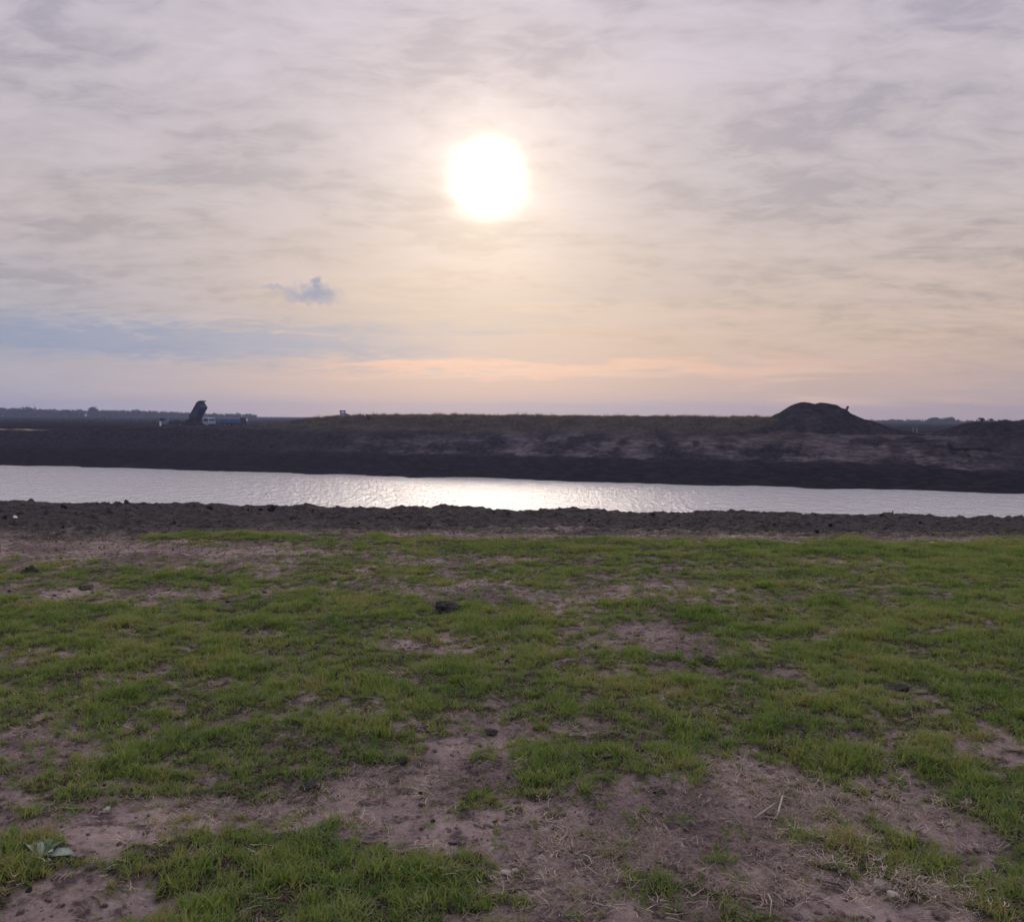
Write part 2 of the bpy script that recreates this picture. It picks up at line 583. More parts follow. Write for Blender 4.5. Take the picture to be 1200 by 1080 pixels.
def mat_bank(name, wetness=True):
    m, T, b, _ = new_mat(name)
    geo = T.n('ShaderNodeNewGeometry')
    p = geo.outputs['Position']
    x, y, z = T.sep(p)
    ps = T.vm('MULTIPLY', p, (1, 1, 5.0))
    n1 = T.noise(T.vm('MULTIPLY', p, (1, 1, 2.4)), .16, 8, .66)
    n2 = T.noise(T.vm('MULTIPLY', p, (1, 1, 1.6)), 1.1, 8, .70)
    n3 = T.noise(T.vm('MULTIPLY', p, (.5, .5, 3.0)), 1.0, 8, .7)
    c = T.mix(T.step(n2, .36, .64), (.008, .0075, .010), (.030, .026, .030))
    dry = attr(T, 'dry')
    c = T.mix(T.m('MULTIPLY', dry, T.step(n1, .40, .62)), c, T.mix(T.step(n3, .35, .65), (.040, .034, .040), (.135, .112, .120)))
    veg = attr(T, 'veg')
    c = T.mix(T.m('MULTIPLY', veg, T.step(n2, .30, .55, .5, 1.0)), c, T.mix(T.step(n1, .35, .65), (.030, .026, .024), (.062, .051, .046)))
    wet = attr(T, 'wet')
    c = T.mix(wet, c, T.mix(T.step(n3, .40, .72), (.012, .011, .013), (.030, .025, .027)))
    sand = attr(T, 'sand')
    c = T.mix(sand, c, (.34, .24, .20))
    T.put(b.inputs['Base Color'], c)
    b.inputs['Roughness'].default_value = 1.0
    b.inputs['Specular IOR Level'].default_value = 0.0
    bump(T, b, T.noise(p, 1.3, 8, .7), .7, .35)
    return m


def mat_water():
    m, T, b, _ = new_mat("rippled_water")
    p = T.n('ShaderNodeNewGeometry').outputs['Position']
    b.inputs['Base Color'].default_value = (.74, .71, .735, 1)
    b.inputs['Metallic'].default_value = .20
    b.inputs['Roughness'].default_value = .09
    b.inputs['IOR'].default_value = 1.75
    h = T.m('ADD', T.m('MULTIPLY', T.noise(T.vm('MULTIPLY', p, (2.0, .62, 1)), 1.0, 3, .6), .66), T.m('MULTIPLY', T.noise(p, 2.2, 3, .6), .62))
    h = T.m('ADD', h, T.m('MULTIPLY', T.noise(T.vm('MULTIPLY', p, (.42, .30, 1)), 1.0, 2, .5), .6))
    bump(T, b, h, 1.0, .30)
    return m


def mat_blade(name, stops, trans=.45, rough=.55):
    """blades: colour drifts per plant and towards the tip"""
    m, T, b, out = new_mat(name)
    oi = T.n('ShaderNodeObjectInfo')
    n = T.noise(oi.outputs['Location'], 1.1, 5, .65)
    v = T.m('ADD', T.m('MULTIPLY', oi.outputs['Random'], .50), T.m('MULTIPLY', T.step(n, .25, .75), .55))
    c = T.ramp(T.m('SUBTRACT', v, .05, clamp=True), stops)
    tip = attr(T, 'tip')
    bl = attr(T, 'blade')
    c = T.mix(T.m('MULTIPLY', bl, .75), c, T.vm('MULTIPLY', c, (1.55, 1.35, 1.2)))
    c = T.mix(T.m('MULTIPLY', T.step(tip, .55, 1.0), T.step(bl, .3, .9, .05, .65)), c, (.24, .20, .11))
    T.put(b.inputs['Base Color'], c)
    b.inputs['Roughness'].default_value = rough
    b.inputs['Specular IOR Level'].default_value = .25
    tr = T.n('ShaderNodeBsdfTranslucent')
    T.put(tr.inputs[0], T.vm('MULTIPLY', c, (1.5, 1.6, .9)))
    mx = T.n('ShaderNodeMixShader')
    mx.inputs[0].default_value = trans
    m.node_tree.links.new(b.outputs[0], mx.inputs[1])
    m.node_tree.links.new(tr.outputs[0], mx.inputs[2])
    m.node_tree.links.new(mx.outputs[0], out.inputs[0])
    return m


M_GROUND = mat_ground()
M_MUD = mat_mud()
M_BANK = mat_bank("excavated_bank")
M_WATER = mat_water()
M_GRASS = mat_blade("green_grass", [(0.0, (.040, .082, .022)), (.28, (.088, .150, .040)), (.48, (.130, .190, .054)),
                                    (.67, (.178, .205, .070)), (.84, (.200, .175, .095)), (1.0, (.20, .165, .11))])
M_STRAW = mat_blade("dead_straw", [(0, (.050, .040, .040)), (.3, (.15, .120, .112)), (.55, (.22, .182, .168)), (.78, (.38, .33, .30)), (1, (.050, .040, .040))], .15, .8)
M_DRY = mat_blade("dry_bank_grass", [(0, (.044, .037, .030)), (.5, (.085, .068, .056)), (1, (.125, .098, .080))], .3, .8)

# ------------------------------------------------------------------ the ground sheet
def build_ground():
    fr = np.arange(-42, 42.001, 0.09)
    bk = np.concatenate([np.arange(44, 180, 3.0), np.arange(180, 317, 3.0)])
    ang = np.radians(np.concatenate([fr, bk]))
    r = [0.05, .3, .6, .9, 1.2, 1.5, 1.8, 2.0]
    while r[-1] < 21:
        r.append(r[-1] * 1.0042)
    while r[-1] < 1780:
        r.append(r[-1] * 1.028)
    r = np.array(r)
    A, R = np.meshgrid(ang, r)
    X, Y = R * np.sin(A), R * np.cos(A)
    X, Y = X.ravel(), Y.ravel()
    Z = ground_h(X, Y)
    nearm = np.hypot(X, Y) < 25
    gd = np.zeros_like(X)
    gd[nearm] = grass_density(X[nearm], Y[nearm])
    me_ = mud_edge(X)
    mud = sstep(Y, me_ - .2, me_ + .8)
    # the mud of the bank lies on top: keep the ground under it
    Z = Z - 0.10 * sstep(Y, me_ - .1, me_ + 1.0) * (np.hypot(X, Y) < 60)
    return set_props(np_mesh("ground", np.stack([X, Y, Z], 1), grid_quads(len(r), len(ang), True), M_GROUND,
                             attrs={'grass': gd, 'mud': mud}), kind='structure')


build_ground()


def mud_h(X, Y):
    e = mud_edge(X)
    z = base_h(X, Y) + 0.035 * fbm(X, Y, 2.4, 3, .5, 21)
    k = sstep(Y, e - .6, e + 1.2)
    crest = np.exp(-((Y - 16.2 - .5 * fbm(X, X * 0, 3, 2, .5, 31)) / 1.1) ** 2)
    lum = (.085 * fbm(X, Y, 2.1, 2, .5, 36) + .055 * fbm(X, Y, .9, 3, .5, 32) + .100 * np.maximum(0, fbm(X, Y, .33, 3, .55, 33) + .12)
           + .050 * fbm(X, Y, .12, 3, .6, 34))
    z = z + k * lum + crest * (.03 + .10 * np.maximum(0, fbm(X, Y, .4, 4, .65, 35)))
    return z - .085 * (1 - k)


def build_mud():
    r = [9.3]
    while r[-1] < 24:
        r.append(r[-1] + .022 + .0006 * (r[-1] - 9.3))
    r = np.array(r)
    xs = np.arange(-20, 20.01, .026)
    # columns fan out with distance so the bank keeps its clods across the view
    XX, YY = np.meshgrid(xs, r)
    X, Y = XX.ravel(), YY.ravel()
    Z = mud_h(X, Y)
    e = mud_edge(X)
    track = np.exp(-((Y - (12.95 + .03 * X + .12 * fbm(X, X * 0, 1.5, 2, .5, 41))) / .13) ** 2) * sstep(X, -1.6, .6) * sstep(X, 6.8, 5.0)
    pink = sstep(Y, e + 1.3, e + .2) * sstep(X, -.5, -2.5) * (.35 + .65 * sstep(fbm(X, Y, .5, 3, .5, 42), -.1, .3))
    spot = .75 * sstep(fbm(X, Y * .6, .55, 4, .6, 43), .12, .5) * sstep(Y, e + 3.2, e + .4)
    dry = np.clip(track + pink + spot * sstep(Y, 15.5, 13.5), 0, 1)
    q = grid_quads(len(r), len(xs))
    inside = (Y > e - .75)
    keep = inside[q].any(1)
    q = q[keep]
    used = np.unique(q)
    remap = -np.ones(len(X), dtype=np.int64)
    remap[used] = np.arange(len(used))
    return set_props(np_mesh("mud_bank", np.stack([X, Y, Z], 1)[used], remap[q], M_MUD, attrs={'dry': dry[used]}), kind='structure')


build_mud()

# ------------------------------------------------------------------ water
def build_water():
    xs = np.linspace(-420, 420, 60)
    ys = np.linspace(20, 320, 40)
    X, Y = np.meshgrid(xs, ys)
    v = np.stack([X.ravel(), Y.ravel(), np.full(X.size, WATER_Z)], 1)
    set_props(np_mesh("water", v, grid_quads(40, 60), M_WATER), kind='structure')


build_water()


# ------------------------------------------------------------------ far bank
def bank_h(u, s):
    """height of the far bank by distance along it and distance behind the waterline"""
    X = P0[0] + u * TT[0] + s * NN[0]
    hi = sstep(u, -74, -46) * sstep(u, 51, 39)              # the higher, grassed middle
    far_left = sstep(u, -92, -112)
    right = sstep(u, 60, 72)
    s2 = s + 1.6 * fbm(u, s * .3, 14, 3, .55, 51) + .8 * fbm(u, s, 4, 2, .5, 52)
    top1 = -1.3 - 1.0 * far_left + .35 * fbm(u, s, 18, 3, .5, 53) - .5 * hi * 0
    ledge = -5.3 - .9 * right
    z = WATER_Z + .055 * np.clip(s2, -14, 1.6) + .05 + .42 * fbm(u, s * .5, 17, 4, .55, 57) * sstep(s2, 1.6, -1)
    beach_end = 1.6
    z = z + (ledge - (WATER_Z + .14)) * sstep(s2, beach_end, beach_end + 4.2)
    z = z + .4 * sstep(s2, 5.8, 8)
    z = z + (top1 - ledge - .4) * sstep(s2, 7.2, 18.5)
    z = z + hi * (1.42 - top1) * sstep(s2, 16.5, 29)
    rough = sstep(s2, 1, 5) * (1 + .0 * u)
    z = z + rough * (.50 * fbm(u, s, 3.2, 5, .6, 54) + .40 * fbm(u, s * .5, 9, 3, .5, 55))
    gully = np.maximum(0, ridged(u + .25 * s, s * .12, 2.6, 3, .55, 56) - .55)
    z = z - 1.7 * gully * sstep(s2, 5.5, 9) * sstep(s2, 19, 13)
    back = sstep(s, 62, 88)
    z = z * (1 - back) + (-2.8) * back
    return z, s2, hi


def build_bank():
    us_ = np.arange(-290, 240, .55)
    ss = np.concatenate([np.arange(-15, 32, .3), np.arange(32, 92, 1.5)])
    U, S = np.meshgrid(us_, ss)
    U, S = U.ravel(), S.ravel()
    Z, s2, hi = bank_h(U, S)
    X = P0[0] + U * TT[0] + S * NN[0]
    Y = P0[1] + U * TT[1] + S * NN[1]
    wet = sstep(s2 + 1.6 * fbm(U, S, 2.2, 4, .6, 62), 6.9, 5.5)
    streak = sstep(fbm(U, S * 3, 12, 3, .5, 61), .18, .35) * sstep(s2, 4.6, 5.4)
    wet = wet * (1 - .5 * streak)
    hint = sstep(U, -60, 0) * (1 - .75 * sstep(U, 66, 80))
    dry = (.02 + .98 * hint) * sstep(s2, 5.6, 7.5) * (1 - .6 * sstep(s2, 13, 18)) + .5 * hint * sstep(s2, 15, 19)
    veg = np.clip(hi * sstep(s2, 15, 19) + .40 * sstep(s2, 17, 22), 0, 1)
    sand = .8 * np.exp(-((S - 21) / 2.4) ** 2) * sstep(U, -118, -124)
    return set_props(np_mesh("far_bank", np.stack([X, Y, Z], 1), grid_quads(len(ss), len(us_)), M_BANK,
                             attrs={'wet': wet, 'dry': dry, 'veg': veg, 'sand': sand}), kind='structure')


build_bank()


def bank_z(X, Y):
    u, s = us(np.array([float(X)]), np.array([float(Y)]))
    return float(bank_h(u, s)[0][0])


# ------------------------------------------------------------------ spoil heaps
def heap(name, cx, cy, prof, ysc, zbase, label, seed, extra=None):
    """mound from a side outline: prof = (x offset, height over the plain); the plan is rounded"""
    px_ = np.array([a for a, b in prof])
    pz_ = np.array([b for a, b in prof])
    w = max(-px_[0], px_[-1])
    n = 230
    xs = np.linspace(px_[0], px_[-1], n)
    ys = np.linspace(-w * ysc, w * ysc, n)
    X, Y = np.meshgrid(xs, ys)
    X, Y = X.ravel(), Y.ravel()
    yn = np.abs(Y) / (w * ysc)
    xw = X + .7 * yn * fbm(X, Y, 6, 3, .5, seed)
    H = np.interp(xw / np.clip(1 - .12 * yn, .5, 1), px_, pz_) * (1 - .16 * yn)
    top = pz_.max()
    fall = top * 1.45 * np.clip(1.02 - 1.05 * yn, -.1, 1.4)
    kk = .18
    H = -np.log(np.exp(-H / kk) + np.exp(-fall / kk)) * kk
    H = H + (.28 * np.minimum(0, fbm(X, Y, 3.5, 4, .55, seed + 1)) + .5 * np.maximum(0, ridged(X, Y * .35, 3, 3, .5, seed + 2) - .5) * -1) * sstep(H, 0, 1.5) * sstep(H, top * 1.02, top * .75)
    H = H - .9
    Z = zbase + H
    dry = .02 + .32 * sstep(fbm(X, Y * .5, 3, 5, .6, seed + 4), -.1, .4)
    veg = .3 * sstep(H, 1.2, 0)
    o = np_mesh(name, np.stack([X, Y, H], 1), grid_quads(n, n), M_BANK,
                attrs={'wet': 0 * X, 'dry': dry, 'veg': veg, 'sand': 0 * X})
    o.location = (cx, cy, zbase)
    return set_props(o, label, "earth mound", "spoil heaps on the far bank")


D1 = 168.0
hz = lambda px: 484.5 + px * 7 / 1200
c1 = at(955, 500, D1)
zb = -1.9
prof = []
for (px, py) in [(790, 512), (830, 505.5), (866, 498.5), (890, 493), (905, 490), (914, 485.5), (926, 478), (938, 470.5), (944, 470.2), (949, 474.0), (955, 474.6),
                 (961, 470.8), (969, 471.6), (978, 477), (990, 485.5), (1003, 490.5), (1020, 496.5), (1040, 502), (1064, 507.5), (1095, 512.5), (1125, 516)]:
    q = at(px, py, D1)
    prof.append(((q.x - c1.x) * .985, (q.z - zb) * .985 + .9))
heap("spoil_heap", c1.x, c1.y, prof, .60, zb, "tall dark earth mound with a twin peaked flat top rising above the far bank", 71)
D2 = 152.0
c2 = at(1232, 500, D2)
prof = []
for (px, py) in [(1075, 515), (1100, 511), (1120, 503), (1134, 496), (1145, 493.6), (1180, 493.6), (1230, 492), (1270, 494), (1300, 500), (1340, 511), (1370, 516)]:
    q = at(px, py, D2)
    prof.append((q.x - c2.x, q.z - zb + .9))
heap("spoil_heap", c2.x, c2.y, prof, .56, zb, "broad flat topped earth mound at the right edge with bushes along its top", 81)

# ------------------------------------------------------------------ instanced ground cover
SRC = {}


def tuft_mesh(name, nb, h, spread, lean, width, seed, mat, seg=3, flat=False):
    R = random.Random(seed)
    V, Fc, tip, bl = [], [], [], []
    for i in range(nb):
        a = R.uniform(0, 2 * math.pi)
        rr = spread * math.sqrt(R.random())
        bx, by = rr * math.cos(a), rr * math.sin(a)
        ln = h * R.uniform(.45, 1.15)
        w = width * R.uniform(.7, 1.3)
        d = R.uniform(0, 2 * math.pi)
        le = lean * R.uniform(.3, 1.6)
        bend = R.uniform(.2, 1.3)
        tone = R.random()
        face = d + R.uniform(-.9, .9) + math.pi / 2
        ca, sa = math.cos(face), math.sin(face)
        x, y, z = bx, by, (-.004 if not flat else .003 + R.random() * .008)
        th = le if not flat else R.uniform(1.25, 1.62)
        kink = R.uniform(-.5, .5)
        o = len(V)
        for s in range(seg + 1):
            t = s / seg
            ww = w * (1 - t ** 1.6) if s < seg else w * .06
            V.append((x - ca * ww / 2, y - sa * ww / 2, z))
            V.append((x + ca * ww / 2, y + sa * ww / 2, z))
            tip += [t, t]
            bl += [tone, tone]
            if s < seg:
                step_ = ln / seg
                x += math.sin(th) * math.cos(d) * step_
                y += math.sin(th) * math.sin(d) * step_
                z += math.cos(th) * step_
                if flat:
                    d += kink
                    th = min(1.7, th + R.uniform(-.2, .2))
                    z = max(z, .002)
                else:
                    th += bend / seg
        for s in range(seg):
            k = o + 2 * s
            Fc.append((k, k + 1, k + 3, k + 2))
    o = np_mesh(name, np.array(V), np.array(Fc), mat, attrs={'tip': np.array(tip), 'blade': np.array(bl)})
    COL.objects.unlink(o)
    return o


def lump_mesh(name, seed, mat):
    bm = bmesh.new()
    bmesh.ops.create_icosphere(bm, subdivisions=2, radius=1)
    R = random.Random(seed)
    off = [Vector((R.uniform(-1, 1), R.uniform(-1, 1), R.uniform(-1, 1))).normalized() for _ in range(9)]
    cut = [R.uniform(.45, .85) for _ in off]
    for v in bm.verts:
        for n_, c_ in zip(off, cut):
            dd = v.co.dot(n_) - c_
            if dd > 0:
                v.co -= n_ * dd * .85
        v.co.z *= .75
    me = bpy.data.meshes.new(name)
    bm.to_mesh(me)
    bm.free()
    me.materials.append(mat)
    return bpy.data.objects.new(name, me)


def scatter(name, sources, pts, scl, rot, idx, label, cat):
    """one 'stuff' object: points of a mesh that carry small plants or crumbs"""
    c = bpy.data.collections.new(name + "_sources")
    for k, s in enumerate(sources):
        s.name = "%s_source_%02d" % (name, k)
        c.objects.link(s)
    me = bpy.data.meshes.new(name)
    me.vertices.add(len(pts))
    me.vertices.foreach_set('co', np.ascontiguousarray(pts, dtype=np.float32).ravel())
    a = me.attributes.new('scl', 'FLOAT_VECTOR', 'POINT')
    a.data.foreach_set('vector', np.ascontiguousarray(scl, dtype=np.float32).ravel())
    a = me.attributes.new('rot', 'FLOAT_VECTOR', 'POINT')
    a.data.foreach_set('vector', np.ascontiguousarray(rot, dtype=np.float32).ravel())
    a = me.attributes.new('idx', 'INT', 'POINT')
    a.data.foreach_set('value', np.ascontiguousarray(idx, dtype=np.int32))
    o = bpy.data.objects.new(name, me)
    COL.objects.link(o)
    ng = bpy.data.node_groups.new(name + "_scatter", 'GeometryNodeTree')
    ng.interface.new_socket(name="Geometry", in_out='INPUT', socket_type='NodeSocketGeometry')
    ng.interface.new_socket(name="Geometry", in_out='OUTPUT', socket_type='NodeSocketGeometry')
    N, L = ng.nodes, ng.links
    gi, go = N.new('NodeGroupInput'), N.new('NodeGroupOutput')
    ci = N.new('GeometryNodeCollectionInfo')
    ci.inputs['Collection'].default_value = c
    ci.inputs['Separate Children'].default_value = True
    ci.inputs['Reset Children'].default_value = True
    ip = N.new('GeometryNodeInstanceOnPoints')
    ip.inputs['Pick Instance'].default_value = True

    def na(nm, typ):
        x = N.new('GeometryNodeInputNamedAttribute')
        x.data_type = typ
        x.inputs['Name'].default_value = nm
        return x.outputs['Attribute']
    L.new(gi.outputs[0], ip.inputs['Points'])
    L.new(ci.outputs[0], ip.inputs['Instance'])
    L.new(na('idx', 'INT'), ip.inputs['Instance Index'])
    e2r = N.new('FunctionNodeEulerToRotation')
    L.new(na('rot', 'FLOAT_VECTOR'), e2r.inputs[0])
    L.new(e2r.outputs[0], ip.inputs['Rotation'])
    L.new(na('scl', 'FLOAT_VECTOR'), ip.inputs['Scale'])
    L.new(ip.outputs[0], go.inputs[0])
    md = o.modifiers.new("scatter", 'NODES')
    md.node_group = ng
    return set_props(o, label, cat, kind='stuff')


RN = np.random.RandomState(3)


def field_points(n_per_m2, ymin, ymax, wmul=.74, wadd=2.2):
    W = wmul * ymax + wadd
    n = int(n_per_m2 * 2 * W * (ymax - ymin))
    X = RN.uniform(-W, W, n)
    Y = RN.uniform(ymin, ymax, n)
    k = np.abs(X) < wmul * Y + wadd
    return X[k], Y[k]


def rnd_rot(n, tilt=.12):
    return np.stack([RN.normal(0, tilt, n), RN.normal(0, tilt, n), RN.uniform(0, 2 * np.pi, n)], 1)


def build_grass():
    src = [tuft_mesh("grass_tuft", 18, .051, .027, .55, .0039, 100 + i, M_GRASS) for i in range(7)]
    src += [tuft_mesh("grass_tuft", 11, .047, .025, .80, .0038, 120 + i, M_GRASS) for i in range(3)]
    X, Y = field_points(1250, .4, 13.6)
    g = grass_density(X, Y)
    hgt = .48 + 1.05 * np.clip(.5 + fbm(X, Y, .38, 3, .5, 91) * 1.1, 0, 1) ** 1.3
    lush = np.exp(-(((X - 5.6) / 1.8) ** 2 + ((Y - 10.4) / 1.0) ** 2))
    keep = RN.rand(len(X)) < np.clip(g ** 1.1, 0, 1) * .92 + .035 * (Y < mud_edge(X) + 1.2)
    X, Y, g, hgt, lush = X[keep], Y[keep], g[keep], hgt[keep], lush[keep]
    s = hgt * (.62 + .45 * g) * (1 - .22 * sstep(Y, 7, 10)) * RN.uniform(.75, 1.25, len(X)) * (1 + .55 * lush)
    Z = np.maximum(ground_h(X, Y), np.where(Y > mud_edge(X) - .6, mud_h(X, Y), -9))
    scl = np.stack([s * RN.uniform(.9, 1.2, len(s))] * 2 + [s], 1)
    scatter("grass", src, np.stack([X, Y, Z], 1), scl, rnd_rot(len(X)), RN.randint(0, len(src), len(X)),
            "short green grass in ragged patches over the field", "grass")


build_grass()


def build_straw():
    src = [tuft_mesh("straw", 7, .066, .05, .5, .0027, 200 + i, M_STRAW, seg=4, flat=True) for i in range(6)]
    src += [tuft_mesh("straw", 4, .050, .02, .7, .0022, 220 + i, M_STRAW, seg=4) for i in range(2)]
    X, Y = field_points(340, .4, 12.5)
    g = grass_density(X, Y)
    cl = np.clip(.5 + .9 * fbm(X, Y, .5, 3, .5, 95), 0, 1)
    p = (.10 + .75 * cl) * np.where(g < .5, 1, .8)
    st = on_level(935, 945)
    heapd = np.exp(-(((X - st.x) / .42) ** 2 + ((Y - st.y) / .40) ** 2))
    k = RN.rand(len(X)) < p
    X, Y = X[k], Y[k]
    # denser mats of dead stalks
    mats = [(935, 945, .40, .36, 620), (960, 1015, .25, .2, 180), (690, 990, .25, .2, 160), (640, 1050, .3, .2, 160), (730, 1000, .2, .15, 140),
            (270, 945, .35, .2, 180), (1085, 1050, .22, .12, 170), (870, 1050, .3, .15, 140), (480, 915, .3, .3, 130), (1100, 960, .3, .25, 130), (1090, 885, .4, .3, 130)]
    for (px, py, sx, sy, n) in mats:
        c = on_level(px, py)
        X = np.concatenate([X, RN.normal(c.x, sx * .55, n)])
        Y = np.concatenate([Y, RN.normal(c.y, sy * .55, n)])
    Z = ground_h(X, Y) + RN.uniform(-.002, .012, len(X))
    s = RN.uniform(.45, 1.35, len(X))
    idx = np.where(RN.rand(len(X)) < .93, RN.randint(0, 6, len(X)), RN.randint(6, 8, len(X)))
    scatter("straw_litter", src, np.stack([X, Y, Z], 1), np.stack([s] * 3, 1), rnd_rot(len(X), .2), idx,
            "dead straw and withered stalks lying on the bare soil", "straw")


build_straw()

M_CRUMB = simple("soil_crumb", (.185, .140, .135), .95, .45, 2.0, bscale=9, bstr=.6, bdist=.12)
M_CLOD = simple("dark_clod", (.034, .028, .029), .95, .35, 2.0, bscale=5, bstr=.8, bdist=.18)


def build_crumbs():
    src = [lump_mesh("soil_crumb", 300 + i, M_CRUMB) for i in range(4)] + [lump_mesh("soil_crumb", 310 + i, M_CLOD) for i in range(3)]
    X, Y = field_points(330, .5, 12.8)
    g = grass_density(X, Y)
    k = RN.rand(len(X)) < (1 - g) * .9 + .03
    X, Y = X[k], Y[k]
    s = .0035 + .012 * RN.rand(len(X)) ** 3.2 + .014 * (RN.rand(len(X)) < .012)
    n = len(X)
    idx = np.where(RN.rand(n) < .96, RN.randint(0, 4, n), RN.randint(4, 7, n))
    # clods on the churned mud
    mx, my = field_points(9, 10.5, 17.5)
    k = my > mud_edge(mx) - .2
    mx, my = mx[k], my[k]
    ms = .010 + .045 * RN.rand(len(mx)) ** 4
    Z = np.concatenate([ground_h(X, Y) + s * .2, mud_h(mx, my) + ms * .15])
    X = np.concatenate([X, mx])
    Y = np.concatenate([Y, my])
    s = np.concatenate([s, ms])
    idx = np.concatenate([idx, RN.randint(4, 7, len(mx))])
    scl = np.stack([s * RN.uniform(.8, 1.5, len(s)), s * RN.uniform(.8, 1.5, len(s)), s * RN.uniform(.7, 1.1, len(s))], 1)
    scatter("soil_crumbs", src, np.stack([X, Y, Z], 1), scl, rnd_rot(len(X), .5), idx, "crumbs and small clods of soil strewn over the bare ground", "soil")


build_crumbs()


def build_dry_grass():
    src = [tuft_mesh("dry_tuft", 18, 1.0, .35, .22, .055, 400 + i, M_DRY) for i in range(5)]
    n = 30000
    U = RN.uniform(-85, 75, n)
    S = 17 + 45 * RN.rand(n) ** 1.6
    Z, s2, hi = bank_h(U, S)
    k = RN.rand(n) < (hi * sstep(s2, 18, 24) * (.45 + .55 * sstep(fbm(U, S, 5, 3, .5, 97), -.3, .3))) + .03
    U, S, Z, hi = U[k], S[k], Z[k], hi[k]
    X = P0[0] + U * TT[0] + S * NN[0]
    Y = P0[1] + U * TT[1] + S * NN[1]
    s = RN.uniform(.2, .7, len(X)) * (.5 + .5 * hi) * (.55 + .9 * np.clip(.5 + fbm(X, Y, 2.5, 3, .6, 98), 0, 1)) + .55 * RN.rand(len(X)) * (RN.rand(len(X)) < .05)
    scatter("dry_grass", src, np.stack([X, Y, Z - .05], 1), np.stack([s * 1.2, s * 1.2, s], 1), rnd_rot(len(X)), RN.randint(0, 5, len(X)),
            "dry brown grass covering the top of the far bank", "grass")


build_dry_grass()

# ------------------------------------------------------------------ trees and woods
M_LEAF = simple("distant_foliage", (.045, .055, .030), .8, .5, .35)
M_BARK = simple("bark", (.05, .042, .036), .9, .3, 2)


def crown_quads(R, cx, cy, cz, rx, rz, n, size):
    V, Q = [], []
    lobes = [(R.gauss(0, .45), R.gauss(0, .45), R.uniform(-.5, .6), R.uniform(.35, .62)) for _ in range(9)]
    for _ in range(n):
        lb = R.choice(lobes)
        v = Vector((R.gauss(0, 1), R.gauss(0, 1), R.gauss(0, 1))).normalized() * (R.random() ** .4) * lb[3]
        c = Vector((cx + (lb[0] + v.x) * rx, cy + (lb[1] + v.y) * rx, cz + (lb[2] + v.z) * rz))
        q = Euler((R.uniform(0, 6), R.uniform(0, 6), R.uniform(0, 6))).to_matrix()
        s = size * R.uniform(.6, 1.4)
        o = len(V)
        for a, b in ((-1, -.6), (.2, -1), (1, .5), (-.3, 1)):
            V.append(c + q @ Vector((a * s, b * s, 0)))
        Q.append((o, o + 1, o + 2, o + 3))
    return V, Q


def wood(name, pts, label, seed):
    """a belt of far trees that reads as one mass"""
    R = random.Random(seed)
    V, Q = [], []
    for (x, y, z, h) in pts:
        o = len(V)
        v, q = crown_quads(R, x, y, z + h * .55, h * .42, h * .5, 75, h * .075)
        V += v
        Q += [tuple(i + o for i in f) for f in q]
    ob = np_mesh(name, np.array([tuple(v) for v in V]), np.array(Q), M_LEAF, smooth=False)
    return set_props(ob, label, "wood", kind='stuff')


R0 = random.Random(5)
pts = []
for i in range(520):
    px = R0.uniform(-160, 300)
    D = R0.uniform(840, 1000)
    top = np.interp(px, [-160, 0, 60, 120, 200, 250, 345], [476.5, 478.5, 480.0, 480.8, 482.6, 484.8, 486.0]) + R0.gauss(0, .6)
    p = at(px, top, D)
    pts.append((p.x, p.y, -2.2, max(2.5, p.z + 2.2)))
for i in range(320):
    p = at(R0.uniform(-160, 300), 486, R0.uniform(820, 840))
    pts.append((p.x, p.y, -2.2, R0.uniform(2.2, 4.2)))
wood("far_wood", pts, "long belt of hazy blue trees on the horizon at the left", 11)
pts = []
for i in range(360):
    px = R0.uniform(1010, 1330)
    D = R0.uniform(760, 900)
    top = np.interp(px, [1010, 1050, 1085, 1100, 1112, 1130, 1330], [492.3, 491.8, 492, 490.3, 490.2, 492.5, 493]) + R0.gauss(0, .5)
    p = at(px, top, D)
    pts.append((p.x, p.y, -2.2, max(2.0, p.z + 2.2)))
for i in range(150):
    px = R0.uniform(1030, 1140)
    D = R0.uniform(380, 430)
    p = at(px, 498.5 + R0.gauss(0, .8), D)
    pts.append((p.x, p.y, -2.2, max(1.2, p.z + 2.2)))
wood("far_wood", pts, "hazy blue wood on the horizon between the two earth mounds", 12)
pts = []
for i in range(700):
    px = R0.uniform(-200, 240)
    D = R0.uniform(330, 640)
    p = at(px, 490, D)
    pts.append((p.x, D, -2.2, R0.uniform(.5, 1.6)))
wood("scrub", pts, "low dark scrub on the plain in front of the far trees at the left", 13)


def tree(px, base, top, D, wpx, label, zb_, seed, bare=False):
    R = random.Random(seed)
    p = at(px, top, D)
    h = p.z - zb_
    w = wpx / F * D / 2
    r = empty("tree", (p.x, p.y, zb_))
    set_props(r, label, "tree")
    b = MB()
    b.tube([(0, 0, -.4), (.02 * h, 0, h * .3), (-.02 * h, .01 * h, h * .6), (0, 0, h * .85)], [.05 * h, .036 * h, .024 * h, .008 * h], 7)
    for k in range(5):
        a = R.uniform(0, 6.28)
        z0 = h * R.uniform(.35, .65)
        b.tube([(0, 0, z0), (w * .35 * math.cos(a), w * .35 * math.sin(a), z0 + h * .12), (w * .75 * math.cos(a), w * .75 * math.sin(a), z0 + h * .22)], [.016 * h, .011 * h, .004 * h], 6)
    b.build("trunk", M_BARK, r)
    V, Q = crown_quads(R, 0, 0, h * (.62 if not bare else .74), w * 1.1, h * (.42 if not bare else .26), 420, min(w, h) * .13)
    c = np_mesh("crown", np.array([tuple(v) for v in V]), np.array(Q), M_LEAF, smooth=False)
    c.parent = r
    return r


